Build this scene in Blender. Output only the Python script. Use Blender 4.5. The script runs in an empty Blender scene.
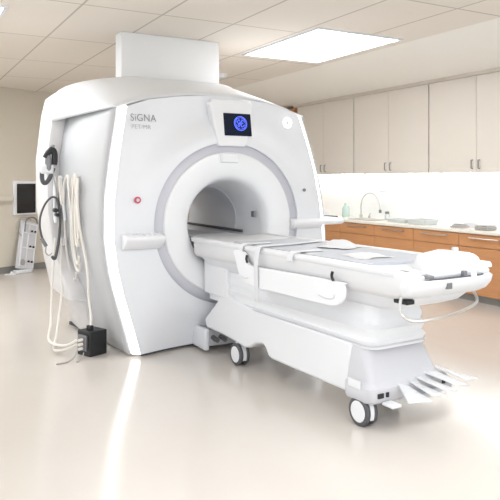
import bpy, bmesh, math, random
from math import sin, cos, pi, radians, atan2, sqrt
from mathutils import Vector, Matrix
random.seed(7)
S = bpy.context.scene
COL = S.collection

# ------------------------------------------------------------------ camera, world, exposure
cam_d = bpy.data.cameras.new('camera'); cam = bpy.data.objects.new('camera', cam_d); COL.objects.link(cam)
cam.location = (-2.8626, -5.5821, 1.6); cam.rotation_euler = (pi/2, 0, radians(-29))
cam_d.sensor_width = 36; cam_d.lens = 650/500*36; cam_d.shift_y = -0.14; cam_d.clip_start = 0.05
S.camera = cam
W = bpy.data.worlds.new('ambient_fill'); S.world = W; W.use_nodes = True  # even ambient fill, added to light the room through its open sides
bg = W.node_tree.nodes['Background']; bg.inputs[0].default_value = (0.91, 0.955, 1.0, 1); bg.inputs[1].default_value = 1.70
S.view_settings.view_transform = 'Standard'; S.view_settings.look = 'None'
S.view_settings.exposure = -0.14; S.view_settings.gamma = 1.0; S.view_settings.use_curve_mapping = False
ADDED_TROFFER = 11.0      # emission of the added ceiling light panels
STRIP = 2.6        # emission of the scanner's light strips
UNDER = 15.0        # emission of the under-cabinet lights

# ------------------------------------------------------------------ materials
def mat(name, col, rough=0.5, metal=0.0, emit=0.0, bump=0.0, scale=40, var=0.0, coat=0.0, spec=0.5, alpha=None, trans=0.0):
    m = bpy.data.materials.new(name); m.use_nodes = True
    nt = m.node_tree; b = nt.nodes['Principled BSDF']
    b.inputs['Base Color'].default_value = (*col, 1); b.inputs['Roughness'].default_value = rough
    b.inputs['Metallic'].default_value = metal; b.inputs['Coat Weight'].default_value = coat
    b.inputs['Specular IOR Level'].default_value = spec
    b.inputs['Transmission Weight'].default_value = trans
    if emit:
        b.inputs['Emission Color'].default_value = (*col, 1); b.inputs['Emission Strength'].default_value = emit
    if var or bump:
        tc = nt.nodes.new('ShaderNodeTexCoord'); nz = nt.nodes.new('ShaderNodeTexNoise')
        nz.inputs['Scale'].default_value = scale; nz.inputs['Detail'].default_value = 4
        nt.links.new(tc.outputs['Object'], nz.inputs['Vector'])
        if var:
            mx = nt.nodes.new('ShaderNodeMix'); mx.data_type = 'RGBA'
            mx.inputs[6].default_value = (*[c*(1-var) for c in col], 1); mx.inputs[7].default_value = (*[min(1, c*(1+var)) for c in col], 1)
            nt.links.new(nz.outputs['Fac'], mx.inputs[0]); nt.links.new(mx.outputs[2], b.inputs['Base Color'])
        if bump:
            bp = nt.nodes.new('ShaderNodeBump'); bp.inputs['Strength'].default_value = bump; bp.inputs['Distance'].default_value = 0.01
            nt.links.new(nz.outputs['Fac'], bp.inputs['Height']); nt.links.new(bp.outputs['Normal'], b.inputs['Normal'])
    return m
M = {}
M['white'] = mat('white_plastic', (.775, .79, .82), .32, var=.01, scale=6)
M['white2'] = mat('bright_white_plastic', (.83, .84, .86), .3, var=.01, scale=6)
M['rail'] = mat('soft_white_plastic', (.74, .75, .765), .4, var=.01, scale=6)
M['rear'] = mat('warm_white_cover', (.70, .685, .68), .45, var=.01, scale=5)
M['panel'] = mat('pale_grey_panel', (.545, .55, .56), .45, var=.015, scale=5)
M['ring'] = mat('lavender_grey_ring', (.585, .585, .64), .35, var=.02, scale=8)
M['grey'] = mat('light_grey_plastic', (.62, .62, .65), .4, var=.02, scale=8)
M['fascia'] = mat('table_grey_plastic', (.70, .70, .71), .38, var=.01, scale=8)
M['liner'] = mat('bore_liner', (.68, .69, .73), .4, var=.02, scale=4)
M['rubber'] = mat('dark_grey_rubber', (.09, .09, .10), .6, bump=.1, scale=80)
M['black'] = mat('black_plastic', (.012, .012, .014), .45, bump=.05, scale=90)
M['screen'] = mat('dark_screen', (.010, .015, .032), .5, spec=.12)
M['screen2'] = mat('black_glass', (.004, .004, .005), .35)
M['blue'] = mat('blue_glow', (.10, .16, .95), .4, emit=.9)
M['steel'] = mat('brushed_steel', (.62, .60, .57), .28, metal=.9, var=.05, scale=60)
M['steel_dark'] = mat('dark_metal', (.25, .25, .26), .4, metal=.7, var=.05, scale=60)
M['pad'] = mat('blue_grey_mattress', (.50, .525, .57), .6, bump=.15, scale=60, var=.02)
M['cloth'] = mat('white_cloth', (.74, .745, .765), .9, bump=.3, scale=120)
M['cable'] = mat('cream_cable', (.82, .78, .72), .45, var=.03, scale=30)
M['cable_grey'] = mat('grey_cable', (.42, .40, .38), .5, var=.03, scale=30)
M['strip'] = mat('glowing_strip', (1, 1, 1), .4, emit=STRIP)
M['added_lamp'] = mat('added_ceiling_diffuser', (.95, .975, 1), .4, emit=ADDED_TROFFER)
M['under'] = mat('under_cabinet_tube', (.97, .99, 1), .4, emit=UNDER)
M['pink'] = mat('red_button', (.62, .08, .14), .4, var=.05)
M['text'] = mat('grey_lettering', (.26, .26, .28), .5, var=.03)
M['text2'] = mat('pale_lettering', (.45, .45, .47), .5, var=.03)
M['wall'] = mat('beige_wall_paint', (.69, .635, .54), .85, bump=.04, scale=150, var=.015)
M['wallr'] = mat('white_splashback', (.90, .91, .90), .35, bump=.02, scale=100, var=.01)
M['soffit'] = mat('cream_soffit_paint', (.90, .87, .81), .85, bump=.04, scale=150, var=.01)
M['duct'] = mat('white_bulkhead_paint', (.86, .86, .86), .8, bump=.03, scale=150, var=.01)
M['base'] = mat('grey_vinyl_baseboard', (.24, .235, .22), .6, var=.04, scale=20)
M['toe'] = mat('grey_toe_kick', (.30, .30, .29), .6, var=.04, scale=20)
M['counter'] = mat('cream_countertop', (.84, .80, .72), .3, var=.03, scale=60)
M['cab'] = mat('cream_cabinet_laminate', (.79, .735, .665), .42, var=.012, scale=3)
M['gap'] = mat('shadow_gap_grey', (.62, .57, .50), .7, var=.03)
M['mint'] = mat('pale_mint_plastic', (.68, .86, .80), .25, var=.02, trans=.25)
M['clear'] = mat('frosted_tray_plastic', (.80, .85, .84), .25, var=.03, trans=.35)

def wood_mat():
    m = bpy.data.materials.new('orange_maple_veneer'); m.use_nodes = True; nt = m.node_tree; b = nt.nodes['Principled BSDF']
    tc = nt.nodes.new('ShaderNodeTexCoord'); mp = nt.nodes.new('ShaderNodeMapping'); mp.inputs['Scale'].default_value = (8, 1.2, 14)
    nz = nt.nodes.new('ShaderNodeTexNoise'); nz.inputs['Scale'].default_value = 3; nz.inputs['Detail'].default_value = 6
    mx = nt.nodes.new('ShaderNodeMix'); mx.data_type = 'RGBA'
    mx.inputs[6].default_value = (.52, .235, .095, 1); mx.inputs[7].default_value = (.66, .33, .15, 1)
    nt.links.new(tc.outputs['Object'], mp.inputs['Vector']); nt.links.new(mp.outputs['Vector'], nz.inputs['Vector'])
    nt.links.new(nz.outputs['Fac'], mx.inputs[0]); nt.links.new(mx.outputs[2], b.inputs['Base Color']); b.inputs['Roughness'].default_value = .42
    return m
M['wood'] = wood_mat()

def floor_mat():
    m = bpy.data.materials.new('poured_cream_floor'); m.use_nodes = True; nt = m.node_tree; b = nt.nodes['Principled BSDF']
    tc = nt.nodes.new('ShaderNodeTexCoord')
    nz = nt.nodes.new('ShaderNodeTexNoise'); nz.inputs['Scale'].default_value = 1.3; nz.inputs['Detail'].default_value = 5
    mx = nt.nodes.new('ShaderNodeMix'); mx.data_type = 'RGBA'
    mx.inputs[6].default_value = (.63, .58, .53, 1); mx.inputs[7].default_value = (.68, .64, .595, 1)
    nt.links.new(tc.outputs['Object'], nz.inputs['Vector']); nt.links.new(nz.outputs['Fac'], mx.inputs[0])
    nt.links.new(mx.outputs[2], b.inputs['Base Color'])
    b.inputs['Roughness'].default_value = .17; b.inputs['Specular IOR Level'].default_value = .85
    n2 = nt.nodes.new('ShaderNodeTexNoise'); n2.inputs['Scale'].default_value = 3; nt.links.new(tc.outputs['Object'], n2.inputs['Vector'])
    bp = nt.nodes.new('ShaderNodeBump'); bp.inputs['Strength'].default_value = .05; bp.inputs['Distance'].default_value = .02
    nt.links.new(n2.outputs['Fac'], bp.inputs['Height']); nt.links.new(bp.outputs['Normal'], b.inputs['Normal'])
    return m
M['floor'] = floor_mat()

def ceiling_mat():
    m = bpy.data.materials.new('ceiling_tiles'); m.use_nodes = True; nt = m.node_tree; b = nt.nodes['Principled BSDF']
    tc = nt.nodes.new('ShaderNodeTexCoord'); mp = nt.nodes.new('ShaderNodeMapping')
    mp.inputs['Location'].default_value = (0.565, -0.3, 0)
    br = nt.nodes.new('ShaderNodeTexBrick'); br.offset = 0; br.inputs['Scale'].default_value = 1
    br.inputs['Brick Width'].default_value = .77; br.inputs['Row Height'].default_value = 1.54
    br.inputs['Mortar Size'].default_value = .012; br.inputs['Mortar Smooth'].default_value = .3
    br.inputs['Color1'].default_value = (.80, .735, .655, 1); br.inputs['Color2'].default_value = (.78, .715, .635, 1)
    br.inputs['Mortar'].default_value = (.50, .45, .39, 1)
    nz = nt.nodes.new('ShaderNodeTexNoise'); nz.inputs['Scale'].default_value = 60
    bp = nt.nodes.new('ShaderNodeBump'); bp.inputs['Strength'].default_value = .1
    nt.links.new(tc.outputs['Object'], mp.inputs['Vector']); nt.links.new(mp.outputs['Vector'], br.inputs['Vector'])
    nt.links.new(tc.outputs['Object'], nz.inputs['Vector']); nt.links.new(nz.outputs['Fac'], bp.inputs['Height'])
    nt.links.new(bp.outputs['Normal'], b.inputs['Normal']); nt.links.new(br.outputs['Color'], b.inputs['Base Color'])
    b.inputs['Roughness'].default_value = .9
    return m
M['ceiling'] = ceiling_mat()

# ------------------------------------------------------------------ mesh helpers
def obj(name, bm, m, parent=None, smooth=35, bevel=0, seg=2, solid=0, sub=0, off=0):
    bmesh.ops.remove_doubles(bm, verts=bm.verts, dist=1e-5)
    bmesh.ops.recalc_face_normals(bm, faces=bm.faces)
    me = bpy.data.meshes.new(name); bm.to_mesh(me); bm.free()
    o = bpy.data.objects.new(name, me); COL.objects.link(o); me.materials.append(m)
    if parent: o.parent = parent
    if smooth:
        for p in me.polygons: p.use_smooth = True
        try: me.set_sharp_from_angle(angle=radians(smooth))
        except Exception: pass
    if solid:
        md = o.modifiers.new('solid', 'SOLIDIFY'); md.thickness = solid; md.offset = off
    if bevel:
        md = o.modifiers.new('bevel', 'BEVEL'); md.width = bevel; md.segments = seg; md.limit_method = 'ANGLE'; md.angle_limit = radians(30)
        md.harden_normals = False
    if sub:
        md = o.modifiers.new('sub', 'SUBSURF'); md.levels = sub; md.render_levels = sub
    return o
def empty(name, loc=(0,0,0), rz=0):
    o = bpy.data.objects.new(name, None); COL.objects.link(o); o.location = loc; o.rotation_euler = (0,0,rz); o.empty_display_size = .1
    return o
def tag(o, label=None, cat=None, group=None, kind=None):
    if label: o['label'] = label
    if cat: o['category'] = cat
    if group: o['group'] = group
    if kind: o['kind'] = kind
    return o
def struct(name, bm, m, **k):
    o = obj(name, bm, m, **k); o['kind'] = 'structure'; return o
def box(bm, x0, x1, y0, y1, z0, z1, mtx=None):
    v = [bm.verts.new((x, y, z)) for x in (x0, x1) for y in (y0, y1) for z in (z0, z1)]
    for f in ((0,1,3,2),(4,6,7,5),(0,4,5,1),(2,3,7,6),(0,2,6,4),(1,5,7,3)): bm.faces.new([v[i] for i in f])
    if mtx: bmesh.ops.transform(bm, matrix=mtx, verts=v)
    return v
def B(*a, mtx=None):
    bm = bmesh.new(); box(bm, *a, mtx=mtx); return bm
def smooth_path(pts, n=6, closed=False):
    P = [Vector(p) for p in pts]; out = []; L = len(P)
    rng = range(L if closed else L-1)
    for i in rng:
        p0 = P[(i-1) % L] if (closed or i > 0) else P[0]; p1 = P[i]; p2 = P[(i+1) % L]; p3 = P[(i+2) % L] if (closed or i+2 < L) else P[-1]
        for k in range(n):
            t = k/n
            out.append(.5*((2*p1)+(-p0+p2)*t+(2*p0-5*p1+4*p2-p3)*t*t+(-p0+3*p1-3*p2+p3)*t**3))
    if not closed: out.append(P[-1])
    return out
def tube(bm, pts, r, n=8, closed=False, smooth=6, rx=None):
    P = smooth_path(pts, smooth, closed) if smooth else [Vector(p) for p in pts]
    L = len(P); rings = []; prev = None
    for i, p in enumerate(P):
        t = (P[(i+1) % L]-P[i-1]) if (closed or 0 < i < L-1) else (P[1]-P[0] if i == 0 else P[-1]-P[-2])
        t = t.normalized() if t.length > 1e-9 else Vector((0,0,1))
        if prev is None:
            a = Vector((0,0,1)) if abs(t.z) < .9 else Vector((1,0,0)); u = t.cross(a).normalized()
        else:
            u = (prev-t*prev.dot(t)); u = u.normalized() if u.length > 1e-6 else prev
        prev = u; w = t.cross(u)
        rings.append([bm.verts.new(p+u*(r*cos(2*pi*k/n))+w*((rx or r)*sin(2*pi*k/n))) for k in range(n)])
    for i in range(L if closed else L-1):
        a, b = rings[i], rings[(i+1) % L]
        for k in range(n): bm.faces.new([a[k], a[(k+1) % n], b[(k+1) % n], b[k]])
    if not closed:
        bm.faces.new(rings[0][::-1]); bm.faces.new(rings[-1])
def T(*a, **k):
    bm = bmesh.new(); tube(bm, *a, **k); return bm
def lathe_y(bm, prof, cx, cz, n=96):
    """revolve (radius, y) about the axis x=cx, z=cz running along y"""
    R = [[bm.verts.new((cx+r*sin(2*pi*k/n), y, cz+r*cos(2*pi*k/n))) for k in range(n)] for r, y in prof]
    for a, b in zip(R, R[1:]):
        for k in range(n): bm.faces.new([a[k], a[(k+1) % n], b[(k+1) % n], b[k]])
    return R
def lathe_z(bm, prof, cx, cy, n=24, cap=True):
    R = [[bm.verts.new((cx+r*cos(2*pi*k/n), cy+r*sin(2*pi*k/n), z)) for k in range(n)] for r, z in prof]
    for a, b in zip(R, R[1:]):
        for k in range(n): bm.faces.new([a[k], a[(k+1) % n], b[(k+1) % n], b[k]])
    if cap: bm.faces.new(R[0][::-1]); bm.faces.new(R[-1])
def cyl(bm, p0, p1, r0, r1=None, n=24):
    p0, p1 = Vector(p0), Vector(p1); r1 = r0 if r1 is None else r1
    t = (p1-p0).normalized(); a = Vector((0,0,1)) if abs(t.z) < .9 else Vector((1,0,0)); u = t.cross(a).normalized(); w = t.cross(u)
    A = [bm.verts.new(p0+(u*cos(2*pi*k/n)+w*sin(2*pi*k/n))*r0) for k in range(n)]
    C = [bm.verts.new(p1+(u*cos(2*pi*k/n)+w*sin(2*pi*k/n))*r1) for k in range(n)]
    for k in range(n): bm.faces.new([A[k], A[(k+1) % n], C[(k+1) % n], C[k]])
    bm.faces.new(A[::-1]); bm.faces.new(C)
def CY(*a, **k):
    bm = bmesh.new(); cyl(bm, *a, **k); return bm
def prism_x(bm, poly, x0, x1):
    """extrude a (y, z) polygon from x0 to x1"""
    a = [bm.verts.new((x0, y, z)) for y, z in poly]; b = [bm.verts.new((x1, y, z)) for y, z in poly]; n = len(poly)
    for k in range(n): bm.faces.new([a[k], a[(k+1) % n], b[(k+1) % n], b[k]])
    bm.faces.new(a[::-1]); bm.faces.new(b)
def prism_y(bm, poly, y0, y1):
    a = [bm.verts.new((x, y0, z)) for x, z in poly]; b = [bm.verts.new((x, y1, z)) for x, z in poly]; n = len(poly)
    for k in range(n): bm.faces.new([a[k], a[(k+1) % n], b[(k+1) % n], b[k]])
    bm.faces.new(a[::-1]); bm.faces.new(b)
def loft(bm, secs, cap=True, closed=True):
    R = [[bm.verts.new(p) for p in s] for s in secs]; n = len(R[0])
    for a, b in zip(R, R[1:]):
        for k in range(n if closed else n-1): bm.faces.new([a[k], a[(k+1) % n], b[(k+1) % n], b[k]])
    if cap and closed: bm.faces.new(R[0][::-1]); bm.faces.new(R[-1])
    return R
def rrect(x0, x1, y0, y1, r, z, n=6):
    """rounded rectangle ring of points at height z"""
    out = []
    for cx, cy, a0 in ((x1-r, y1-r, 0), (x0+r, y1-r, 90), (x0+r, y0+r, 180), (x1-r, y0+r, 270)):
        for k in range(n+1):
            a = radians(a0+90*k/n); out.append((cx+r*cos(a), cy+r*sin(a), z))
    return out
def rrect2(x0, x1, y0, y1, rl, rr, z, n=8, rt=.02):
    out = []
    for cx, cy, a0, r in ((x1-rt, y1-rt, 0, rt), (x0+rt, y1-rt, 90, rt), (x0+rl, y0+rl, 180, rl), (x1-rr, y0+rr, 270, rr)):
        for k in range(n+1):
            a = radians(a0+90*k/n); out.append((cx+r*cos(a), cy+r*sin(a), z))
    return out
def interp(tab, v):
    if v <= tab[0][0]: return tab[0][1]
    for (a, x), (b, y) in zip(tab, tab[1:]):
        if v <= b: return x+(y-x)*(v-a)/(b-a)
    return tab[-1][1]
def sstep(a, b, v):
    t = max(0, min(1, (v-a)/(b-a))); return t*t*(3-2*t)
def text_obj(name, body, size, loc, rot, m, parent, sx=1.0, thin=0.0):
    cu = bpy.data.curves.new(name, 'FONT'); cu.body = body; cu.size = size; cu.extrude = .001; cu.offset = thin; cu.align_x = 'LEFT'; cu.space_character = 1.05
    o = bpy.data.objects.new(name, cu); COL.objects.link(o)
    dg = bpy.context.evaluated_depsgraph_get(); me = bpy.data.meshes.new_from_object(o.evaluated_get(dg))
    bpy.data.objects.remove(o, do_unlink=True)
    o = bpy.data.objects.new(name, me); COL.objects.link(o); me.materials.clear(); me.materials.append(m)
    o.location = loc; o.rotation_euler = rot; o.scale = (sx, 1, 1); o.parent = parent
    return o

# ------------------------------------------------------------------ the room
CEIL = 3.19
struct('floor', B(-6, 4.45, -7.5, 9.6, -.08, 0), M['floor'], smooth=0)
struct('ceiling', B(-6, 2.40, -7.5, 9.6, CEIL, CEIL+.08), M['ceiling'], smooth=0)
bm = bmesh.new(); prism_y(bm, [(2.36, CEIL), (4.5, CEIL-.185), (4.5, CEIL+.08), (2.36, CEIL+.08)], -7.5, 9.6)
struct('trim_1', bm, M['soffit'], smooth=0)
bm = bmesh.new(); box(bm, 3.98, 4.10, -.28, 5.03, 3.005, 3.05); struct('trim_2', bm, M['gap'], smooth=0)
struct('wall_right', B(4.41, 4.5, -7.5, 9.6, 0, CEIL), M['wallr'], smooth=0)
ANG = atan2(.403, .828)
MB = Matrix.Translation((-1.22, 6.16, 0)) @ Matrix.Rotation(ANG, 4, 'Z')       # the far wall stands at a slant
struct('wall_back', B(-5.0, 6.6, 0, .1, 0, CEIL, mtx=MB), M['wall'], smooth=0)
struct('baseboard_back', B(-5.0, 6.5, -.014, -.0005, 0, .11, mtx=MB), M['base'], smooth=0)
# bulkhead that drops from the ceiling onto the magnet's roof
struct('trim_3', B(-.70, .47, 1.16, 1.36, 2.70, CEIL), M['duct'], bevel=.01)

def added_troffer(x, y, lx, ly, label):  # light panels added to give the room a light source
    t = empty('added_ceiling_light', (x, y, CEIL)); tag(t, label, 'ceiling light', 'added ceiling light panels')
    bm = bmesh.new()
    for a in ((-lx/2-.03, -lx/2, -ly/2-.03, ly/2+.03), (lx/2, lx/2+.03, -ly/2-.03, ly/2+.03), (-lx/2, lx/2, -ly/2-.03, -ly/2), (-lx/2, lx/2, ly/2, ly/2+.03)):
        box(bm, *a, -.02, 0)
    obj('frame', bm, M['white'], t, smooth=0)
    obj('diffuser', B(-lx/2, lx/2, -ly/2, ly/2, -.012, -.001), M['added_lamp'], t, smooth=0)
for x, y, w, lab in ((1.6, .8, 1.1, 'large added glowing light panel in the tiled ceiling between the scanner and the upper cabinets'),
                     (-2.5, 1.5, 1.1, 'added glowing light panel in the ceiling left of the scanner, at the upper left corner'),
                     (.62, 3.1, .75, 'narrow added glowing ceiling light panel behind the bulkhead over the scanner'),
                     (-3.6, 3.9, 1.1, 'added glowing ceiling light panel near the far beige wall, left of the scanner'),
                     (-1.0, -4.9, 1.1, 'middle one of three added ceiling light panels over the open floor before the table'),
                     (.9, -4.2, 1.1, 'right one of three added ceiling light panels over the open floor before the table'),
                     (-2.7, -4.6, 1.1, 'left one of three added ceiling light panels over the open floor before the table')):
    added_troffer(x, y, w, 1.6, lab)

# ------------------------------------------------------------------ scanner
CX, CZ = .012, 1.185
HW = [(0.0, .885), (.03, .89), (.3, .965), (.57, 1.045), (.8, 1.10), (1.07, 1.135), (1.42, 1.125), (1.7, 1.085), (2.0, 1.03), (2.275, .975)]
TOP = [(0, 2.42), (.25, 2.412), (.488, 2.39), (.766, 2.345), (.975, 2.275)]
HWR = [(0.0, .885), (.03, .89), (.3, .965), (.57, 1.045), (.8, 1.085), (1.0, 1.10), (1.39, 1.07), (1.7, 1.025), (2.0, .955), (2.275, .875)]
TOPR = [(0, 2.42), (.25, 2.408), (.488, 2.382), (.70, 2.335), (.875, 2.275)]
HR = [(0.0, 1.20), (.3, 1.30), (.8, 1.42), (1.3, 1.49), (1.8, 1.50), (2.1, 1.455), (2.3, 1.42), (2.48, 1.37)]
HM = [(0.0, 1.12), (.40, 1.22), (.43, 1.34), (.8, 1.42), (1.3, 1.49), (1.8, 1.50), (2.1, 1.465), (2.3, 1.44), (2.48, 1.40)]
def yo(x, z):
    r = sqrt((x-CX)**2+(z-CZ)**2); w = sstep(.80, 1.05, r)
    return w*(.13*max(0, min(1, (z-1.1)/1.2))**1.3 + .17*max(0, 1-(x/.9)**2)*max(0, min(1, (.45-z)/.45)))
def dense(poly, d=.03):
    out = []
    for (a, b), (c, e) in zip(poly, poly[1:]):
        n = max(1, int(sqrt((c-a)**2+(e-b)**2)/d)); out += [(a+(c-a)*k/n, b+(e-b)*k/n) for k in range(n)]
    return out+[poly[-1]]
half = [(w, z) for z, w in HW if z >= .03]
half_r = [(w, z) for z, w in HWR if z >= .03]
left_pts = dense(half+[(x, z) for x, z in TOP][::-1][1:]); right_pts = dense(half_r+[(x, z) for x, z in TOPR][::-1][1:])
loop = dense([(-.89, .03), (.89, .03)])[:-1] + right_pts[:-1] + [(-x, z) for x, z in left_pts[::-1]][:-1]

scan = empty('mri_scanner', (0, 0, 0))
tag(scan, 'large white medical scanner with round bore and glowing side strips', 'scanner')
# front cover: annulus between ring opening and outline
bm = bmesh.new(); K = 12; rows = []
for x, z in loop:
    a = atan2(x-CX, z-CZ); r1 = sqrt((x-CX)**2+(z-CZ)**2); row = []
    for k in range(K+1):
        r = .775+(r1-.775)*(k/K); px, pz = CX+r*sin(a), CZ+r*cos(a); row.append(bm.verts.new((px, yo(px, pz), pz)))
    rim = row[-1].co; row.append(bm.verts.new((rim.x, rim.y+.10, rim.z)))
    row.insert(0, bm.verts.new((CX+.775*sin(a), .035, CZ+.775*cos(a))))
    rows.append(row)
for i in range(len(rows)):
    a, b = rows[i], rows[(i+1) % len(rows)]
    for k in range(len(a)-1): bm.faces.new([a[k], a[k+1], b[k+1], b[k]])
obj('front_cover', bm, M['white'], scan, smooth=40)
bm = bmesh.new(); lathe_y(bm, [(.78, .034), (.775, .03), (.715, .022), (.685, .012), (.68, .03)], CX, CZ, 128)
obj('trim_ring', bm, M['ring'], scan)
bm = bmesh.new(); lathe_y(bm, [(.684, .03), (.684, .004), (.675, -.006), (.62, -.016), (.55, -.016), (.50, -.008), (.46, .008), (.435, .03), (.415, .08), (.40, .15), (.382, .27), (.364, .42), (.352, .54)], CX, CZ, 128)
obj('bore_shroud', bm, M['white2'], scan)
bm = bmesh.new(); lathe_y(bm, [(.352, .54), (.346, .545), (.346, 1.76), (.39, 1.80)], CX, CZ, 96)
obj('bore_liner', bm, M['liner'], scan)
# glowing strips up both edges of the front cover
for s in (-1, 1):
    bm = bmesh.new(); secs = []
    for w, z in dense(half if s < 0 else half_r, .04):
        x = s*w; y = yo(x, z)
        secs.append([(x, y+.003, z), (x+s*.025, y+.008, z), (x+s*.058, y+.050, z), (x+s*.066, y+.075, z), (x, y+.06, z)])
    loft(bm, secs); obj('light_strip', bm, M['strip'], scan, smooth=60)
# side panels
for s in (-1, 1):
    bm = bmesh.new(); secs = []
    for k in range(0, 25):
        z = .03+2.26*k/24; w0 = interp(HW if s < 0 else HWR, z); y0 = yo(w0, z)+.06; w1 = interp(HR, z)-(.15 if s < 0 else .30); row = []
        for j in range(0, 9):
            t = j/8; row.append((s*(w0+.075+(w1-w0-.075)*(t**.9)), y0+(1.12-y0)*t, z))
        secs.append(row)
    loft(bm, secs, closed=False); obj('side_panel', bm, M['panel'], scan, solid=.02)
# roof hood from the front edge to the magnet cover
F0 = [(-1.06, 2.272), (-.99, 2.29), (-.766, 2.355), (-.488, 2.398), (-.25, 2.42)]
F1 = [(-1.29, 2.225), (-1.26, 2.42), (-1.10, 2.575), (-.62, 2.655), (-.25, 2.66)]
F2 = [(-1.43, 2.19), (-1.40, 2.46), (-1.12, 2.61), (-.62, 2.70), (-.25, 2.70)]
G0 = [(.25, 2.418), (.488, 2.392), (.70, 2.345), (.885, 2.285), (.95, 2.272)]
G1 = [(.30, 2.655), (.50, 2.60), (.70, 2.515), (.92, 2.42), (1.15, 2.292)]
G2 = [(.45, 2.70), (.68, 2.63), (.90, 2.52), (1.12, 2.41), (1.27, 2.295)]
mir = {id(F0): G0, id(F1): G1, id(F2): G2}
full = lambda f: f+mir[id(f)]
bm = bmesh.new(); secs = []
for t in [k/10 for k in range(11)]:
    if t < .75: u = t/.75; A, Cc = full(F0), full(F1); e = u**.85
    else: u = (t-.75)/.25; A, Cc = full(F1), full(F2); e = u
    secs.append([(a[0]+(c[0]-a[0])*e, (yo(a[0], a[1])*(1-t)+.02+1.12*t), a[1]+(c[1]-a[1])*e) for a, c in zip(A, Cc)])
fine = []
for s_ in secs:
    fine.append([tuple(v) for v in smooth_path(s_, 4)])
loft(bm, fine, closed=False); obj('roof_cover', bm, M['rail'], scan, solid=.02, smooth=50)
# magnet cover behind the side panels
REARL = dense(dense([(w, max(z, .03)) for z, w in HM], .08)+[(1.10, 2.62), (.62, 2.705), (0, 2.705)], .08)
REARR = dense(dense([(w-.15*sstep(.2, .8, z), max(z, .03)) for z, w in HM if z < 2.4], .08)+[(1.12, 2.44), (.90, 2.535), (.68, 2.64), (.45, 2.705), (0, 2.705)], .08)
REAR = REARR[:-1]+[(-x, z) for x, z in REARL[::-1]]
def rear(y, d):
    return [(x-d*max(-1, min(1, x/.9)), y-(.33*sstep(1.0, .40, z) if y < 1.3 else 0), z-d*.6*sstep(2.3, 2.7, z)) for x, z in REAR]
bm = bmesh.new(); inner = []
ref = rear(0, 0)
for p in ref:
    a = atan2(p[0]-CX, p[2]-CZ); inner.append((CX+.5*sin(a), CZ+.5*cos(a)))
loft(bm, [[(x, 1.13, z) for x, z in inner], rear(1.13, .17), rear(1.11, .05), rear(1.12, .02), rear(1.16, 0), rear(1.70, .02), rear(1.78, .08), [(CX+(x-CX)*.8, 1.79, CZ+(z-CZ)*.8) for x, z in inner]], cap=False)
obj('magnet_cover', bm, M['rear'], scan, smooth=40)
obj('plinth', (lambda b: (loft(b, [[(x, y, z) for x, y in ((-.86, .06), (-.45, .19), (.45, .19), (.86, .06), (1.12, 1.7), (-1.12, 1.7))] for z in (0, .035)]), b)[1])(bmesh.new()), M['rubber'], scan, smooth=0)
# screen on its housing
hous = [(-.115, 1.925), (.17, 1.925), (.21, 2.0), (.285, 2.345), (.25, 2.385), (-.15, 2.385), (-.185, 2.345), (-.135, 2.0)]
def lean(b):
    for v in b.verts: v.co.y += .15*max(0, v.co.z-1.925)
    return b
bm = bmesh.new(); prism_y(bm, hous, -.022, .08); lean(bm); hs = obj('screen_housing', bm, M['white2'], scan, bevel=.012)
scr = obj('display_screen', lean(B(-.05, .247, -.030, -.012, 2.028, 2.248)), M['screen'], scan, bevel=.004)
lx_, lz_ = .128, 2.15
bm = bmesh.new()
tube(bm, [(lx_+.068*cos(a), -.028, lz_+.068*sin(a)) for a in [2*pi*k/32 for k in range(32)]], .0042, 6, True, 1)
tube(bm, [(lx_+.056*cos(a), -.028, lz_+.056*sin(a)) for a in [2*pi*k/32 for k in range(32)]], .002, 6, True, 1)
for q in range(4):                       # four small curls inside the circle
    a0 = pi/4+q*pi/2
    tube(bm, [(lx_+.062*cos(a0+t*.5)*(1-abs(t)*.25), -.028, lz_+.062*sin(a0+t*.5)*(1-abs(t)*.25)) for t in (-1.2, -.6, 0, .6, 1.2)], .0022, 6)
def script(pts): tube(bm, [(lx_+x, -.029, lz_+z) for x, z in pts], .0036, 6)
script([(-.004, .026), (-.018, .034), (-.033, .018), (-.028, .002), (-.012, .002), (-.004, .018), (-.006, -.01), (-.018, -.03), (-.032, -.022), (-.014, -.004), (.006, .006)])
script([(.034, .022), (.022, .034), (.010, .022), (.016, .006), (.028, .003), (.012, -.002), (.004, -.018), (.014, -.032), (.030, -.024), (.036, -.012)])
bmesh.ops.translate(bm, vec=(0, -.0035, 0), verts=bm.verts); obj('logo', lean(bm), M['blue'], scr)
bm = bmesh.new(); box(bm, -.105, .085, -.05, .0, 1.765, 1.86); obj('patient_camera', bm, M['white2'], scan, bevel=.018, seg=3)
# lettering
la = radians(90+7.5)
text_obj('lettering', 'SiGNA', .098, (-.955, yo(-.85, 2.15)-.012, 2.138), (pi/2-radians(7.5), 0, 0), M['text'], scan, sx=.86, thin=-.0012)
text_obj('lettering', 'PET/MR', .060, (-.948, yo(-.85, 2.06)-.012, 2.066), (pi/2-radians(7.5), 0, 0), M['text2'], scan, sx=.92, thin=-.0012)
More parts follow.
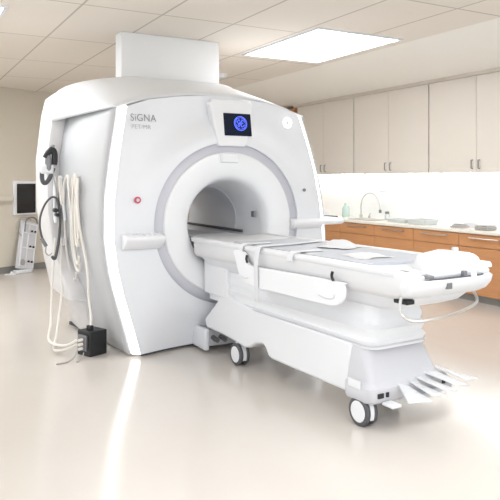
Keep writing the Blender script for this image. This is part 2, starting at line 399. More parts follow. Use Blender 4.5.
# stop button, small side buttons, round badge
bm = bmesh.new(); cyl(bm, (-.921, .005, 1.42), (-.921, -.012, 1.42), .031); b_ = obj('stop_button', bm, M['pink'], scan, bevel=.004)
obj('button_cap', CY((-.921, -.010, 1.42), (-.921, -.017, 1.42), .015), M['grey'], b_)
bm = bmesh.new(); yb = yo(.735, 2.19)
tube(bm, [(.735+.036*cos(a), yb-.004, 2.19+.040*sin(a)) for a in [2*pi*k/24 for k in range(24)]], .013, 8, True, 1); obj('round_badge', bm, M['strip'], scan)
obj('badge_centre', CY((.735, yb+.01, 2.19), (.735, yb-.004, 2.19), .026), M['white'], scan)
obj('badge_mark', (lambda b: (tube(b, [(.725, yb-.006, 2.205), (.735, yb-.006, 2.192), (.745, yb-.006, 2.205)], .003, 6, smooth=0), tube(b, [(.735, yb-.006, 2.192), (.735, yb-.006, 2.174)], .003, 6, smooth=0), b)[2])(bmesh.new()), M['text2'], scan)
obj('side_button', CY((.875, .03, 1.497), (.875, -.0, 1.497), .017), M['steel_dark'], scan)
obj('bore_button', B(.352, .372, .14, .20, 1.225, 1.285), M['steel_dark'], scan, bevel=.004)
# control ledges, one on each wing
def ledge(s, z, k=1.0):
    e = bmesh.new()
    prof = [(.02, z-.10), (-.05, z-.085), (-.13, z-.02), (-.145, z+.01), (-.13, z+.03), (-.02, z+.045), (.05, z+.055), (.05, z-.12)]
    prof = [(y*k, z+(q-z)*(k if q < z else 1)) for y, q in prof]
    prism_x(e, prof, s*.70, s*1.07)
    l_ = obj('control_ledge', e, M['white2'], scan, bevel=.022, seg=3)
    for i in range(5 if s < 0 else 0):
        for j in range(2):
            x = s*(.76+.062*i); y = (-.105+.045*j)*k; zz = z+.033+.007*j
            obj('key_button', CY((x, y, zz-.006), (x, y, zz+.008), .012, n=12), M['white'], l_)
ledge(-1, 1.075); ledge(1, 1.155, .55)
bm = bmesh.new(); prism_x(bm, [(.03, 1.13), (-.02, 1.14), (-.04, 1.16), (-.02, 1.185), (.10, 1.20), (.30, 1.20), (.30, 1.13)], 1.02, 1.36)
obj('side_shelf', bm, M['white2'], scan, bevel=.02, seg=3)
# table bridge and dark rails inside the bore
obj('bore_bridge', B(-.255, .265, .36, 1.74, .985, 1.012), M['grey'], scan, bevel=.006)
for x in (-.302, .322):
    obj('bore_rail', B(x-.014, x+.014, .34, 1.72, 1.062, 1.088), M['rubber'], scan, bevel=.004)
# dock socket under the bore, with the metal catches
for x in (-.33, .285): obj('dock_bracket', B(x, x+.045, -.16, .18, .03, .225), M['white'], scan, bevel=.01)
bm = bmesh.new(); box(bm, -.285, .285, -.10, .18, .05, .20); obj('dock_socket', bm, M['grey'], scan, bevel=.005)
for x in (-.22, -.14, .1, .2): obj('dock_catch', CY((x, -.10, .13), (x, -.2, .12), .022, n=12), M['steel_dark'], scan)

# ------------------------------------------------------------------ patient table, docked to the scanner
tab = empty('patient_table', (0, 0, 0), radians(2.6))
tag(tab, 'white wheeled patient table docked to the scanner bore', 'patient table')
# lower chassis, skirt profile in (y, z)
sk = [(-.02, .30), (-.06, .222), (-.35, .218), (-.62, .200), (-.74, .182), (-.83, .200), (-.93, .255), (-1.03, .275), (-1.07, .255), (-1.115, .195), (-1.16, .182), (-2.06, .180), (-2.10, .21), (-2.12, .52), (-.95, .52), (-.62, .56), (-.44, .60), (-.36, .58), (-.20, .44)]
bm = bmesh.new(); prism_x(bm, sk, -.28, .28); obj('chassis_skirt', bm, M['white2'], tab, bevel=.02, seg=3)
# grey end block of the chassis
def endsec(z, xr, y1, r, xl=None):
    return rrect(-(xl or xr), xr, y1, -2.06, r, z)
bm = bmesh.new()
loft(bm, [endsec(.165, .40, -2.33, .06, .30), endsec(.185, .42, -2.35, .06, .31), endsec(.262, .415, -2.35, .06, .31), endsec(.278, .39, -2.33, .06, .292), endsec(.300, .325, -2.325, .05, .285), endsec(.40, .30, -2.29, .06, .278), endsec(.49, .28, -2.26, .07, .27), endsec(.505, .26, -2.245, .07, .255)])
ce = obj('chassis_end', bm, M['grey'], tab, smooth=50)
for x0, x1 in ((-.255, -.205), (-.185, -.16), (.33, .36)): obj('socket', B(x0, x1, -2.358, -2.34, .205, .236), M['black'], ce, bevel=.003)
bm = bmesh.new(); box(bm, -.3135, -.308, -2.25, -2.13, .245, .30); obj('end_label', bm, M['white2'], ce, bevel=.004)
# bellows
prof = []
for k in range(15):
    z = .50+.36*k/14; f = (.012 if k in (2, 5) else 0)-(.008 if k in (3, 6, 9) else 0); prof.append((z, .262+f-.012*k/14))
bm = bmesh.new(); loft(bm, [[(x, y if y < -1 else y*1.0, z_) for x, y, z_ in rrect(-w, w, -2.30+.02*(z-.5)-(w-.26), -.03, .09, z, 8)] for z, w in prof]); obj('bellows', bm, M['white2'], tab, smooth=60)
bm = bmesh.new(); tube(bm, [(x, y, .522) for x, y, z in rrect(-.268, .268, -2.305, -.56, .09, 0)], .006, 8, True, 0); obj('seam', bm, M['grey'], tab)
obj('front_fairing', B(-.287, .287, -.46, -.03, .55, .90), M['white2'], tab, bevel=.012)
# cradle: under frame, grey fascia, white rails, top
bm = bmesh.new()
loft(bm, [rrect(-.26, .26, -2.45, -.10, .08, .79), rrect(-.30, .30, -2.56, -.06, .08, .83), rrect(-.36, .36, -2.62, -.04, .07, .90), rrect(-.37, .37, -2.62, -.04, .07, .93)])
obj('under_frame', bm, M['white'], tab, smooth=50)
def cradle_end(z, w, y):
    return rrect2(-w, w+.02, y, -.03, .05, .16, z)
bm = bmesh.new()
loft(bm, [cradle_end(.885, .345, -2.60), cradle_end(.905, .385, -2.68), cradle_end(.93, .397, -2.72), cradle_end(1.03, .402, -2.75), cradle_end(1.038, .398, -2.74)])
obj('fascia', bm, M['fascia'], tab, smooth=45)
bm = bmesh.new()
for s in (-1, 1):
    xx = -.385 if s < 0 else .41
    bm = bmesh.new(); loft(bm, [[(xx+dx, y, z) for dx, z in ((-.022, 1.03), (-.024, 1.055), (-.008, 1.073), (.035, 1.07), (.05, 1.05), (.05, 1.03))] for y in (.0, -.5, -1.2, -2.0, -2.66)]); obj('side_rail', bm, M['rail'], tab, bevel=.006)
bm = bmesh.new()
loft(bm, [[(x, y, z) for x, z in ((-.35, 1.02), (-.34, 1.062), (-.20, 1.052), (0, 1.046), (.2, 1.052), (.37, 1.062), (.38, 1.02))] for y in (.02, -.6, -1.4, -2.66)])
obj('cradle_top', bm, M['rail'], tab); bm = bmesh.new()
loft(bm, [[(x, y, z) for x, z in ((-.25, 1.016), (-.25, 1.05), (-.12, 1.046), (0, 1.044), (.12, 1.046), (.26, 1.05), (.26, 1.016))] for y in (.5, .2, .0)])
obj('cradle_tongue', bm, M['rail'], tab)
# end piece: raised white U at the foot end
bm = bmesh.new(); secs = []
for z, w, y in ((.90, .36, -2.70), (.925, .385, -2.745), (.965, .398, -2.772), (1.0, .40, -2.78), (1.010, .392, -2.772)):
    secs.append(rrect2(-w, w+.02, y, -2.40, .05, .17, z))
loft(bm, secs); obj('end_cap', bm, M['rail'], tab, smooth=50)
for s_ in (-1, 1):
    x0, x1 = (-.40, -.315) if s_ < 0 else (.355, .42)
    bm = bmesh.new(); loft(bm, [[(x, y, z) for x, y, z in rrect(x0+i, x1-i, (-2.775 if s_ < 0 else -2.66)+i*2, -2.40, .03, z)] for z, i in ((1.0, 0), (1.05, .002), (1.064, .012), (1.068, .024))]); obj('end_arm', bm, M['rail'], tab, smooth=50)
obj('label_mark', B(-.10, -.06, -2.782, -2.76, .952, .988), M['steel_dark'], tab)
# folded-down arm board on the near side and on the far side
for s in (-1, 1):
    xo = -.425 if s < 0 else .455
    path = [(-.84, 1.02), (-.87, .96), (-.93, .84), (-1.02, .79), (-1.2, .772), (-1.6, .772), (-2.0, .775), (-2.14, .785), (-2.21, .82), (-2.235, .87), (-2.23, .925), (-2.19, .945), (-1.6, .935), (-1.25, .928), (-1.10, .93), (-1.04, .96), (-1.02, 1.01), (-.95, 1.03)]
    pp = [(v.y, v.z) for v in smooth_path([(0, a, b) for a, b in path], 4, True)]
    bm = bmesh.new(); prism_x(bm, pp, xo-s*.012, xo+s*.014)
    ab = obj('arm_board', bm, M['white2'], tab, bevel=.008)
    if s < 0:
        for y0, y1 in ((-.97, -1.08), (-1.98, -2.13)):
            bm = bmesh.new(); tube(bm, [(xo-.012, y0, .832), (xo-.014, (y0+y1)/2, .822), (xo-.012, y1, .832)] + ([(xo-.012, y1-.015, .86)] if y0 < -1.5 else []), .007, 8); obj('grip_slot', bm, M['fascia'], ab)
        for y, z in ((-1.06, .975), (-2.13, .975)):
            bm = bmesh.new(); tube(bm, [(xo-.018, y, z+.03), (xo-.02, y+.005, z), (xo-.018, y-.008, z-.028)], .010, 8); obj('clip', bm, M['black'], tab)
# steel push bar and black slots at the end
bm = bmesh.new()
tube(bm, [(-.385, -2.69, .92), (-.40, -2.695, .86), (-.395, -2.71, .815), (-.35, -2.765, .787), (-.16, -2.785, .792), (.05, -2.755, .803), (.24, -2.70, .818), (.32, -2.65, .84), (.33, -2.61, .89)], .0095, 10)
obj('push_bar', bm, M['steel'], tab)
bm = bmesh.new(); box(bm, -.366, -.30, -2.775, -2.665, .872, .90)
bmesh.ops.transform(bm, matrix=Matrix.Translation((.0, .06, 0)), verts=bm.verts); obj('bar_slot', bm, M['black'], tab, bevel=.006)
# casters
def caster(x, y, side):
    c = obj('caster', (lambda b: (cyl(b, (x, y+.01, .155), (x, y+.01, .20), .03), box(b, x-.012, x+.012, y-.05, y+.03, .10, .165), b)[2])(bmesh.new()), M['white2'], tab, bevel=.004)
    for d in (-.032, .032):
        b = bmesh.new(); cyl(b, (x+d-.016, y, .095), (x+d+.016, y, .095), .095, n=32); w = obj('wheel', b, M['rubber'], c, bevel=.012, seg=3)
        b = bmesh.new(); cyl(b, (x+d-.018, y, .095), (x+d+.018, y, .095), .070, .070, n=32); obj('wheel_disc', b, M['white2'], w, bevel=.004)
    b = bmesh.new(); P = [(y+.09*cos(a), .095+.104*sin(a)) for a in [radians(q) for q in range(-35, 216, 12)]]
    R_ = [(y_, z_) for y_, z_ in P]
    loft(b, [[(x-.016, y_, z_), (x+.016, y_, z_), (x+.016, y_*1, z_+.006), (x-.016, y_, z_+.006)] for y_, z_ in R_]); obj('wheel_guard', b, M['white2'], c)
for x, y in ((-.255, -2.215), (.22, -1.92), (-.235, -.60), (.235, -.60)): caster(x, y, 1)
# fan of foot pedals at the end
inn = [(-0.057, -2.32, 0.255), (0.024, -2.32, 0.268), (0.098, -2.32, 0.276), (0.192, -2.32, 0.288), (0.307, -2.32, 0.311), (0.436, -2.32, 0.285)]
out = [(-0.151, -2.52, 0.2), (0.05, -2.53, 0.211), (0.179, -2.53, 0.221), (0.306, -2.51, 0.233), (0.45, -2.48, 0.235), (0.59, -2.44, 0.25)]
for i in range(5):
    a, b, c, d = Vector(inn[i]), Vector(inn[i+1]), Vector(out[i+1]), Vector(out[i])
    bm = bmesh.new(); dn = Vector((0, 0, -.018)); rs = []
    for t in (0, .5, 1):
        l0, r0 = a.lerp(d, t), b.lerp(c, t); wv = r0-l0
        rs.append([l0+wv*-.03+Vector((0, 0, .022)), l0+wv*.5+Vector((0, 0, .006)), l0+wv*1.0-Vector((0, 0, .018)), l0+wv*1.0-Vector((0, 0, .030)), l0+wv*.5-Vector((0, 0, .008)), l0+wv*-.03+Vector((0, 0, .008))])
    loft(bm, rs); obj('foot_pedal', bm, M['rail'], tab, smooth=20, bevel=.002)
bm = bmesh.new(); loft(bm, [[(-.08, -2.28, .16), (.36, -2.28, .18), (.42, -2.36, .175), (.02, -2.40, .145)], [(-.08, -2.28, .215), (.36, -2.28, .235), (.42, -2.36, .215), (.02, -2.40, .180)]]); obj('pedal_plate', bm, M['grey'], tab)
bm = bmesh.new(); box(bm, -.22, -.14, -2.45, -2.35, .162, .182); obj('release_pedal', bm, M['white2'], tab, bevel=.006)

RT = Matrix.Rotation(radians(2.6), 4, 'Z')
def on_table(name, loc): return empty(name, RT @ Vector(loc), radians(2.6))
# mattress on the cradle
bm = bmesh.new(); secs = []
for k in range(13):
    y = -.62-1.72*k/12
    secs.append([(x, y, z) for x, z in ((-.315, 1.048), (-.31, 1.068), (-.28, 1.074), (-.14, 1.069), (0, 1.066), (.14, 1.069), (.3, 1.074), (.335, 1.068), (.34, 1.048))])
bmesh.ops.transform(bm, matrix=RT, verts=bm.verts)
loft(bm, secs); mt = obj('mattress', bm, M['pad'], None, smooth=50); mt.rotation_euler = (0, 0, radians(2.6))
tag(mt, 'thin pale blue-grey mattress lying along the patient table', 'mattress')
# folded white sheet
def sheet(name, x0, x1, y0, y1, z, amp, seed, label):
    rnd = random.Random(seed); ph = [rnd.uniform(0, 6) for _ in range(4)]
    b = bmesh.new(); N, Q = 22, 12; g = []
    for i in range(N+1):
        r = []
        for j in range(Q+1):
            u, v = i/N, j/Q
            x = x0+(x1-x0)*u+.03*sin(5*v+ph[0]); y = y0+(y1-y0)*v+.03*sin(6*u+ph[1])
            h = amp*(.45+.55*sin(9*u+3*v+ph[2]))*sin(pi*u)**.7*sin(pi*v)**.7+.003*sin(20*v+7*u+ph[3])
            r.append(b.verts.new((x, y, z+.002+max(0, h))))
        g.append(r)
    for i in range(N):
        for j in range(Q): b.faces.new([g[i][j], g[i+1][j], g[i+1][j+1], g[i][j+1]])
    o = obj(name, b, M['cloth'], None, smooth=80); o.rotation_euler = (0, 0, radians(2.6)); tag(o, label, 'sheet'); return o
sheet('folded_sheet', .05, .33, -1.60, -1.30, 1.073, .06, 3, 'crumpled white sheet bunched on the far edge of the mattress')
sheet('paper_sheet', -.20, .08, -2.16, -1.86, 1.071, .010, 5, 'flat wrinkled white sheet over the middle of the mattress')
# white strap that hangs down over the near rail
bm = bmesh.new(); secs = []
for v in smooth_path([(.30, -1.05, 1.085), (.0, -1.09, 1.082), (-.28, -1.16, 1.085), (-.40, -1.19, 1.088), (-.435, -1.20, 1.06), (-.452, -1.205, .98), (-.452, -1.205, .84), (-.446, -1.205, .70), (-.438, -1.195, .665)], 5):
    secs.append([(v.x, v.y-.026, v.z), (v.x, v.y+.026, v.z), (v.x+.005, v.y+.026, v.z-.005), (v.x+.005, v.y-.026, v.z-.005)])
loft(bm, secs); st = obj('strap', bm, M['cloth'], None); st.rotation_euler = (0, 0, radians(2.6)); tag(st, 'white fabric strap draped over the near rail of the patient table', 'strap')
# second short strap at the bore end
for (y, lab) in ((-.93, 'short white strap loop on the near rail beside the long hanging strap'), (-1.62, 'short white strap end lying on the near rail at mid table')):
    bm = bmesh.new(); secs = []
    for v in smooth_path([(-.10, y+.05, 1.078), (-.28, y+.01, 1.083), (-.39, y, 1.084), (-.425, y, 1.06), (-.432, y-.005, 1.02)], 5):
        secs.append([(v.x, v.y-.03, v.z), (v.x, v.y+.03, v.z), (v.x+.006, v.y+.03, v.z-.006), (v.x+.006, v.y-.03, v.z-.006)])
    loft(bm, secs); s2 = obj('strap', bm, M['cloth'], None); s2.rotation_euler = (0, 0, radians(2.6)); tag(s2, lab, 'strap')
# moulded coil lying at the foot end
coil = on_table('head_coil', (0, 0, 0)); tag(coil, 'rounded white moulded coil housing lying on the free end of the patient table', 'coil')
bm = bmesh.new()
def cs(t, i, r=.12):
    return [(x+(y+2.765)*.55*max(0, min(1, (.1-x)/.34)), y, 1.005+.06*t+.085*t*max(0, 1-((x-.10)/.42)**2)) for x, y, z in rrect(-.26+i, .315-i, -2.755+i*.8, -2.43-i*.8, r, 0, 10)]
loft(bm, [cs(0, .03), cs(.1, .006), cs(.3, 0), cs(.6, .004), cs(.82, .015), cs(.95, .035), cs(1.0, .065, .10), cs(1.01, .12, .045)])
hc = obj('housing', bm, M['white'], coil, smooth=60)
bm = bmesh.new(); tube(bm, [p[:2]+(1.012,) for p in rrect(-.255, .31, -2.765, -2.44, .12, 0, 8)], .008, 8, True, 0, ); obj('dark_gasket', bm, M['rubber'], coil)
for a_ in ((-.255, -.20, -2.772, -2.71, 1.02, 1.04), (.05, .08, -2.778, -2.75, 1.015, 1.05)): obj('latch', B(*a_), M['steel_dark'], coil, bevel=.004)
bm = bmesh.new(); box(bm, .12, .17, -2.776, -2.74, .99, 1.045); obj('latch_plate', bm, M['white'], coil, bevel=.006)
bm = bmesh.new(); cyl(bm, (.22, -2.56, 1.12), (.22, -2.56, 1.165), .022); obj('knob', bm, M['grey'], coil, bevel=.004)

# ------------------------------------------------------------------ things hanging on the scanner's left flank
def hook(x, y, z, label):
    b = bmesh.new(); tube(b, [(x+.05, y, z), (x-.01, y, z), (x-.03, y, z-.008), (x-.035, y, z+.012)], .007, 8)
    o = obj('wall_hook', b, M['white2'], None); tag(o, label, 'hook'); return o
# headset: oval dark band with pads, hung on the magnet cover's front face
hp = empty('headset', (-1.485, 1.06, 1.735)); tag(hp, 'dark oval headset with white pad hanging high on the left flank of the scanner', 'headset')
bm = bmesh.new()
tube(bm, [(.052*sin(a)+.035*cos(a), -.03, .165*cos(a)) for a in [radians(q) for q in range(95, 266, 15)]], .012, 8, rx=.022); obj('lower_band', bm, M['rubber'], hp)
bm = bmesh.new(); tube(bm, [(.052*sin(a)+.035*cos(a), -.03, .165*cos(a)) for a in [radians(q) for q in range(-60, 96, 12)]], .020, 8, rx=.03); obj('upper_band', bm, M['black'], hp)
bm = bmesh.new(); box(bm, -.08, .05, -.055, -.01, -.075, .02); obj('ear_pad', bm, M['white2'], hp, bevel=.018, seg=3)
bm = bmesh.new(); lathe_z(bm, [(.02, -.06), (.034, -.02), (.034, .06), (.02, .11)], .0, -.03, 16); obj('ear_cup', bm, M['steel_dark'], hp)
bm = bmesh.new(); cyl(bm, (.045, -.06, .20), (.045, .04, .20), .012, n=12); cyl(bm, (.045, -.03, .16), (.045, -.03, .215), .008, n=12); obj('hanger', bm, M['steel_dark'], hp)
# flexible loop coil
lp = empty('loop_coil', (-1.465, .99, 1.10)); tag(lp, 'thin black loop with dark plugs hanging below the headset', 'coil')
bm = bmesh.new(); tube(bm, [(.05, -.02, .32), (.0, -.02, .33), (-.06, -.02, .27), (-.105, -.02, .16), (-.115, -.02, .06), (-.10, -.02, -.04), (-.075, -.02, -.10)], .010, 8); obj('upper_cable', bm, M['rubber'], lp)
bm = bmesh.new(); tube(bm, [(.05, -.02, .32), (.075, -.025, .2), (.078, -.03, .05), (.062, -.03, -.12), (.035, -.03, -.26), (.015, -.03, -.275), (-.0, -.03, -.25)], .014, 8); obj('main_cable', bm, M['rubber'], lp)
bm = bmesh.new(); cyl(bm, (-.10, -.02, -.07), (-.055, -.025, -.15), .018, n=12); obj('plug', bm, M['steel_dark'], lp)
bm = bmesh.new(); tube(bm, [(-.055, -.025, -.15), (-.06, -.025, -.21), (-.03, -.025, -.24), (.0, -.025, -.22)], .006, 8); obj('plug_lead', bm, M['cable_grey'], lp)
obj('peg', CY((.035, -.05, .20), (.035, .02, .20), .022, n=16), M['black'], lp); obj('peg', CY((.05, -.05, .155), (.05, .02, .155), .018, n=16), M['black'], lp)
bm = bmesh.new(); tube(bm, [(.05, -.02, .32), (.04, -.02, .42), (.02, -.02, .52), (.015, -.02, .60)], .006, 8); obj('lead', bm, M['cable_grey'], lp)

def side_x(y, z):
    w0 = interp(HW, z); y0 = yo(w0, z)+.06; w1 = interp(HR, z)-.15; t = max(0, min(1, (y-y0)/(1.12-y0)))
    return -(w0+.075+(w1-w0-.075)*(t**.9))
def flank(y, z, d=.03): return (side_x(y, z)-d, y, z)
hk = [(1.02, 1.62, 'small white hook on the grey side panel holding the rear white cables'), (.62, 1.64, 'small white hook on the grey side panel holding the forward cream cables'), (1.06, 1.33, 'short white hook on the rear of the side panel beside the black loop')]
for y, z, lab in hk: hook(side_x(y, z), y, z, lab)
def hang(name, pts, r, m, label, grp=None):
    o = obj(name, T(pts, r, 8), m, None); tag(o, label, 'cable', grp); return o
def loopc(y, zt, zb, w, d=.035, off=0):
    return [flank(y-w*.2, zb+.25, d), flank(y-w*.12, zt-.15, d+.01), flank(y, zt+.012, d+.012), flank(y+w*.3, zt-.12, d), flank(y+w*.45, zb+.35, d), flank(y+w*.4, zb+.06, d+.01), flank(y+w*.15, zb, d+.012), flank(y-w*.05, zb+.08, d+.01)]
hang('white_cable', loopc(1.0, 1.62, .95, .30), .014, M['white2'], 'white cable looped over the rear hook on the scanner flank')
hang('cream_cable', loopc(.66, 1.64, .72, .34, .03), .013, M['cable'], 'thick cream cable looped over the forward hook, its loop ending at mid height')
hang('cream_cable', loopc(.60, 1.63, .80, .22, .05), .012, M['cable'], 'cream cable coiled in a narrow loop in front of the thicker one')
hang('white_cable', loopc(.98, 1.62, 1.1, .18, .055), .011, M['cable'], 'short cream cable loop hung on the rear hook')

hang('cream_cable', loopc(.80, 1.63, .62, .40, .045), .011, M['cable'], 'long cream cable loop hanging lowest, between the rear and forward hooks')
hang('white_cable', loopc(1.04, 1.61, 1.18, .10, .075), .016, M['white2'], 'thick short white cable bight at the rear hook')
hang('cream_cable', loopc(.52, 1.60, .98, .14, .06), .012, M['cable'], 'short cream cable bight hanging farthest forward on the side panel')
# ------------------------------------------------------------------ black power box with its leads
bx = empty('power_box', (-1.235, .36, 0), radians(22)); tag(bx, 'small black power box on the floor beside the scanner', 'power box')
bm = bmesh.new(); box(bm, -.09, .10, -.095, .095, .0, .225); obj('case', bm, M['black'], bx, bevel=.008)
bm = bmesh.new(); box(bm, -.04, .0, -.03, .03, .22, .265); obj('top_plug', bm, M['black'], bx, bevel=.006)
bm = bmesh.new(); box(bm, -.11, -.088, -.06, .06, .05, .19); obj('socket_plate', bm, M['steel_dark'], bx, bevel=.004)
for z in (.075, .115, .155): obj('plug', CY((-.12, -.02, z), (-.16, -.02, z), .014, n=12), M['cable'], bx)
hang('white_cable', [flank(.62, 1.60, .05), flank(.52, 1.2, .05), flank(.46, .8, .04), (-1.24, .44, .5), (-1.23, .40, .34), (-1.245, .36, .25)], .013, M['cable'], 'straight cream cable dropping from the forward hook into the top of the black power box')
bp_ = (-1.385, .285)
hang('white_cable', [(-1.42, 1.02, 1.02), (-1.45, .98, .75), (-1.47, .95, .45), (-1.50, .85, .22), (-1.56, .66, .11), (-1.53, .50, .09), (-1.46, .38, .10), (-1.39, .305, .155)], .012, M['cable'], 'outer white cable curving along the floor into the black power box')
hang('white_cable', [(-1.36, 1.0, 1.02), (-1.38, .96, .75), (-1.375, .93, .5), (-1.42, .84, .3), (-1.49, .66, .13), (-1.54, .52, .04), (-1.47, .40, .06), (-1.39, .305, .115)], .012, M['cable'], 'inner white cable curving along the floor into the black power box')
hang('grey_cable', [(-1.385, .29, .07), (-1.43, .22, .03), (-1.50, .17, .008), (-1.60, .14, .008)], .007, M['cable_grey'], 'thin grey lead lying on the floor left of the power box')
hang('grey_cable', [(-1.34, .24, .05), (-1.37, .19, .02), (-1.43, .13, .007)], .006, M['cable_grey'], 'short grey lead end poking out below the power box')

# ------------------------------------------------------------------ far wall: monitor, coil board, rail
mon = empty('wall_monitor', MB @ Vector((.47, 0, 1.29)), ANG); tag(mon, 'upright wall monitor with black screen in a white frame', 'monitor')
bm = bmesh.new(); box(bm, -.235, .235, -.05, 0, -.30, .30); obj('frame', bm, M['white2'], mon, bevel=.012)
obj('screen', B(-.175, .205, -.058, -.045, -.27, .245), M['screen2'], mon)
rl = empty('wall_shelf', MB @ Vector((-.10, 0, 1.25)), ANG); tag(rl, 'short cream shelf on the far wall left of the wall monitor', 'shelf')
obj('board', B(-.5, .26, -.12, 0, .07, .085), M['wall'], rl); obj('front_edge', B(-.5, .26, -.125, -.12, -.0, .085), M['wall'], rl); obj('drip_strip', B(-.5, .22, -.121, -.02, -.012, .0), M['gap'], rl)
cb = empty('coil_board', MB @ Vector((.32, -.20, .0)), ANG); tag(cb, 'pale grey slotted board leaning sideways against the far wall below the wall monitor', 'board')
MC = Matrix.Rotation(radians(-8), 4, 'X') @ Matrix.Rotation(radians(13.5), 4, 'Y')
def cbo(name, bmm, m, **k): bmesh.ops.transform(bmm, matrix=MC, verts=bmm.verts); return obj(name, bmm, m, cb, **k)
bm = bmesh.new(); box(bm, -.165, .175, -.035, .035, .06, .90); panel = cbo('panel', bm, M['grey'], bevel=.02, seg=3)
for x0, x1 in ((-.14, -.115), (-.02, .0), (.135, .155)): cbo('rib', B(x0, x1, -.048, -.03, .10, .86), M['white'], bevel=.004)
for z in (.16, .42, .68, .84): cbo('rib', B(-.14, .155, -.046, -.03, z, z+.018), M['white'], bevel=.004)
for z in (.20, .46, .73):
    for x in (.045, .11): cbo('bolt', CY((x, -.056, z), (x, -.03, z), .017, n=12), M['black'])
bm = bmesh.new(); cyl(bm, (-.07, -.05, .17), (-.07, -.03, .17), .05, n=20); cbo('dial', bm, M['cable_grey'], bevel=.004)
bm = bmesh.new(); tube(bm, [(-.15, -.04, .62), (-.24, -.05, .68), (-.28, -.05, .80), (-.22, -.05, .92), (-.10, -.05, .95), (.0, -.05, .92)], .009, 8); cbo('lead', bm, M['cable_grey'])
bm = bmesh.new(); tube(bm, [(-.10, -.04, .70), (-.10, -.05, .90), (.0, -.06, .97), (.10, -.05, .95), (.14, -.04, .88)], .014, 8); cbo('carry_handle', bm, M['steel_dark'])
bm = bmesh.new(); box(bm, -.18, .14, -.07, .06, 0, .06); obj('foot', bm, M['white'], cb, bevel=.015)
cl = sheet('floor_cloth', .08, .26, 0, .14, .0, .06, 9, 'small crumpled white cloth on the floor at the foot of the slotted board'); cl.rotation_euler = (0, 0, ANG); cl.location = MB @ Vector((-.10, -.28, 0))

# ------------------------------------------------------------------ cabinet wall
def handle_z(parent, x, y, z0, z1):
    b = bmesh.new(); tube(b, [(x, y, z0), (x-.03, y, z0), (x-.03, y, z1), (x, y, z1)], .008, 8, smooth=0); obj('handle', b, M['steel_dark'], parent)
def handle_y(parent, x, y0, y1, z):
    b = bmesh.new(); tube(b, [(x, y0, z), (x-.035, y0, z), (x-.035, y1, z), (x, y1, z)], .008, 8, smooth=0); obj('handle', b, M['steel'], parent)
UZ0, UZ1 = 1.70, 3.01
ulab = {0: 'cream upper cabinet with two doors nearest the camera above the cream counter', 1: 'cream upper cabinet with two doors, middle of the row above the counter', 2: 'cream upper cabinet with two doors, farthest of the row beside the scanner'}
for i, (y0, y1) in enumerate(((-.28, 1.478), (1.482, 3.238), (3.242, 5.0))):
    u = empty('upper_cabinet', (4.23, (y0+y1)/2, UZ0)); tag(u, ulab[i], 'cabinet', 'cream upper cabinets'); h = (y1-y0)/2
    obj('carcass', B(-.16, .175, -h, h, 0, UZ1-UZ0), M['cab'], u, smooth=0)
    for s in (-1, 1):
        a, b = sorted((s*.003, s*(h-.012)))
        d = obj('door', B(-.184, -.163, a, b, .002, UZ1-UZ0-.004), M['cab'], u, bevel=.003)
        handle_z(d, -.184, s*.06, .055, .17)
    lt = obj('light_bar', B(.02, .10, -h+.08, h-.08, -.012, -.001), M['under'], u, smooth=0)
BZ = .90
blab = ['orange maple base cabinet with wide drawer, nearest the camera beyond the table end', 'orange maple base cabinet with wide drawer, second from the near end of the counter', 'orange maple base cabinet with wide drawer, third from the near end of the counter', 'orange maple base cabinet with wide drawer, fourth from the near end of the counter', 'orange maple base cabinet with wide drawer, partly hidden behind the right wing of the scanner']
for i, y0 in enumerate((-.20, .67, 1.54, 2.41, 3.28)):
    y1 = y0+.868; c = empty('base_cabinet', (4.1, (y0+y1)/2, 0)); tag(c, blab[i], 'cabinet', 'orange maple base cabinets'); h = .434
    obj('carcass', B(-.28, .30, -h, h, .10, BZ), M['wood'], c, smooth=0)
    obj('toe_kick', B(-.22, .30, -h, h, 0, .10), M['toe'], c, smooth=0)
    d = obj('drawer', B(-.302, -.281, -h+.004, h-.002, .725, BZ-.008), M['wood'], c, bevel=.003)
    handle_y(d, -.302, -.24, .24, .845)
    obj('door', B(-.302, -.281, -h+.004, h-.002, .105, .719), M['wood'], c, bevel=.003)
bm = bmesh.new(); box(bm, 3.775, 4.41, -.25, 5.02, BZ, .94); ct = obj('countertop', bm, M['counter'], None, bevel=.004)
tag(ct, 'long cream countertop running over the orange maple cabinets', 'countertop')
# tall maple cabinet past the upper cabinets
tc_ = empty('tall_cabinet', (4.2, 5.45, 0)); tag(tc_, 'tall orange maple cabinet rising to the soffit beyond the upper cabinets', 'cabinet')
obj('carcass', B(-.18, .2, -.42, .55, .1, 3.0), M['wood'], tc_, smooth=0); obj('toe_kick', B(-.12, .2, -.42, .55, 0, .1), M['toe'], tc_, smooth=0)
for s, a, b in ((-1, -.415, .062), (1, .068, .545)):
    d = obj('door', B(-.202, -.181, a, b, .105, 2.995), M['wood'], tc_, bevel=.003); handle_z(d, -.202, .065-s*-.05, 1.1, 1.35)

CT = .94
# sink and gooseneck tap
bm = bmesh.new(); secs = []
for z, w, y in ((CT-.0, .19, .30), (CT+.012, .20, .31), (CT+.014, .18, .29), (CT+.002, .165, .27)): secs.append(rrect(4.10-w, 4.10+w, 2.95-y, 2.95+y, .06, z))
loft(bm, secs); sk_ = obj('sink', bm, M['steel'], None); tag(sk_, 'shallow steel sink rim set into the countertop under the arched tap', 'sink')
tp = empty('tap', (4.30, 3.36, CT)); tag(tp, 'tall arched steel tap standing by the sink', 'tap')
bm = bmesh.new(); ys = [0, 0, 0, -.04, -.14, -.255, -.37, -.46, -.50, -.505]; zs = [0, .13, .22, .33, .415, .44, .41, .33, .23, .16]
tube(bm, [(-.0, y, z) for y, z in zip(ys, zs)], .012, 10); obj('spout', bm, M['steel'], tp)
bm = bmesh.new(); cyl(bm, (0, 0, 0), (0, 0, .06), .028); obj('base', bm, M['steel'], tp, bevel=.004)
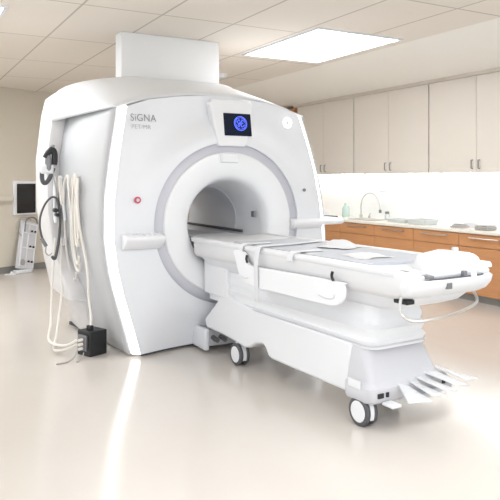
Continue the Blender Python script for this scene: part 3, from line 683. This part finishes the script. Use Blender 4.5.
bm = bmesh.new(); cyl(bm, (0, -.505, .165), (0, -.505, .11), .024); obj('aerator', bm, M['steel_dark'], tp, bevel=.004)
bm = bmesh.new(); cyl(bm, (0, -.22, .012), (0, -.22, .05), .02); tube(bm, [(0, -.22, .05), (-.02, -.26, .08), (-.03, -.30, .09)], .008, 8); obj('lever', bm, M['steel'], tp)
ol = empty('power_outlet', (4.41, 2.92, 1.43)); tag(ol, 'small grey wall outlet on the bright splashback above the sink', 'outlet')
obj('plate', B(-.008, 0, -.06, .06, -.035, .035), M['grey'], ol, bevel=.003); obj('socket', B(-.012, -.007, -.04, .04, -.018, .018), M['fascia'], ol)
sd = empty('soap_bottle', (4.28, 2.66, CT)); tag(sd, 'small squat grey soap bottle on the counter right of the tap', 'bottle')
bm = bmesh.new(); lathe_z(bm, [(.035, 0), (.04, .01), (.04, .08), (.025, .10)], 0, 0); obj('body', bm, M['clear'], sd)
bm = bmesh.new(); lathe_z(bm, [(.02, .10), (.035, .105), (.035, .14), (.02, .145)], 0, 0); obj('cap', bm, M['steel_dark'], sd)
# things at the left end of the counter
mb = empty('bottle', (4.20, 3.66, CT)); tag(mb, 'pale mint plastic bottle left of the tap', 'bottle')
bm = bmesh.new(); lathe_z(bm, [(.06, 0), (.065, .02), (.065, .16), (.04, .20)], 0, 0); obj('body', bm, M['mint'], mb)
bm = bmesh.new(); lathe_z(bm, [(.025, .20), (.025, .25), (.02, .255)], 0, 0); obj('cap', bm, M['mint'], mb)
tb = obj('tablet', B(3.83, 4.03, 3.66, 3.96, CT, CT+.03), M['rubber'], None, bevel=.006); tag(tb, 'dark flat tablet on the counter beside the right wing of the scanner', 'tablet')
pb = obj('paper_stack', B(3.90, 4.10, 4.0, 4.25, CT, CT+.08), M['cloth'], None, bevel=.004); tag(pb, 'low white paper stack behind the dark tablet', 'paper')
# things toward the right end
def tray(x, y, w, l, h, label):
    t = empty('tray', (x, y, CT)); tag(t, label, 'tray')
    b = bmesh.new(); loft(b, [rrect(-w*.44, w*.44, -l*.45, l*.45, .03, 0), rrect(-w/2, w/2, -l/2, l/2, .03, h), rrect(-w/2+.012, w/2-.012, -l/2+.012, l/2-.012, .025, h), rrect(-w*.42, w*.42, -l*.43, l*.43, .02, .008)]); obj('body', b, M['clear'], t)
    b = bmesh.new(); tube(b, [p for p in rrect(-w/2, w/2, -l/2, l/2, .03, h)], .006, 6, True, 0); obj('rim', b, M['grey'], t)
tray(4.06, 1.62, .28, .40, .075, 'frosted plastic tray on the counter above the third drawer')
tray(4.12, 2.16, .22, .46, .05, 'low frosted plastic tray on the counter between the soap bottle and the deeper tray')
pp_ = sheet('paper_sheet', 0, .22, 0, .26, CT, .012, 13, 'loose white paper lying on the counter right of the frosted trays'); pp_.rotation_euler = (0, 0, 0); pp_.location = (3.92, 1.12, 0)
hang('coiled_lead', [(3.94+.09*cos(a)*(1-.02*k), .78+.16*sin(a)*(1-.02*k), CT+.012+.002*k) for k, a in [(q, q*.7) for q in range(24)]], .010, M['cable_grey'], 'coiled grey lead lying on the counter near its right end')
gl = empty('glove_box', (4.18, .78, CT)); tag(gl, 'small white box with grey top behind the coiled lead on the counter', 'box')
obj('carton', B(-.05, .05, -.12, .12, 0, .075), M['cloth'], gl, bevel=.004); obj('opening', B(-.025, .025, -.07, .07, .074, .078), M['grey'], gl)
rm = empty('instrument_case', (4.0, .40, CT)); tag(rm, 'small grey-green instrument case at the right end of the counter', 'case')
obj('body', B(-.09, .09, -.11, .11, 0, .05), M['cable_grey'], rm, bevel=.012); obj('lid', B(-.085, .085, -.105, .105, .052, .075), M['grey'], rm, bevel=.012)
obj('clasp', B(-.098, -.088, -.03, .03, .03, .065), M['steel'], rm, bevel=.002)
# ceiling sensor right of the bulkhead
sn = empty('smoke_detector', (1.50, 3.15, CEIL)); tag(sn, 'small white smoke detector on the ceiling right of the bulkhead', 'smoke detector')
bm = bmesh.new(); lathe_z(bm, [(.08, 0), (.08, -.02), (.06, -.05)], 0, 0); obj('housing', bm, M['white2'], sn); bm = bmesh.new(); lathe_z(bm, [(.03, -.048), (.03, -.06), (.02, -.065)], 0, 0); obj('sensor', bm, M['grey'], sn)
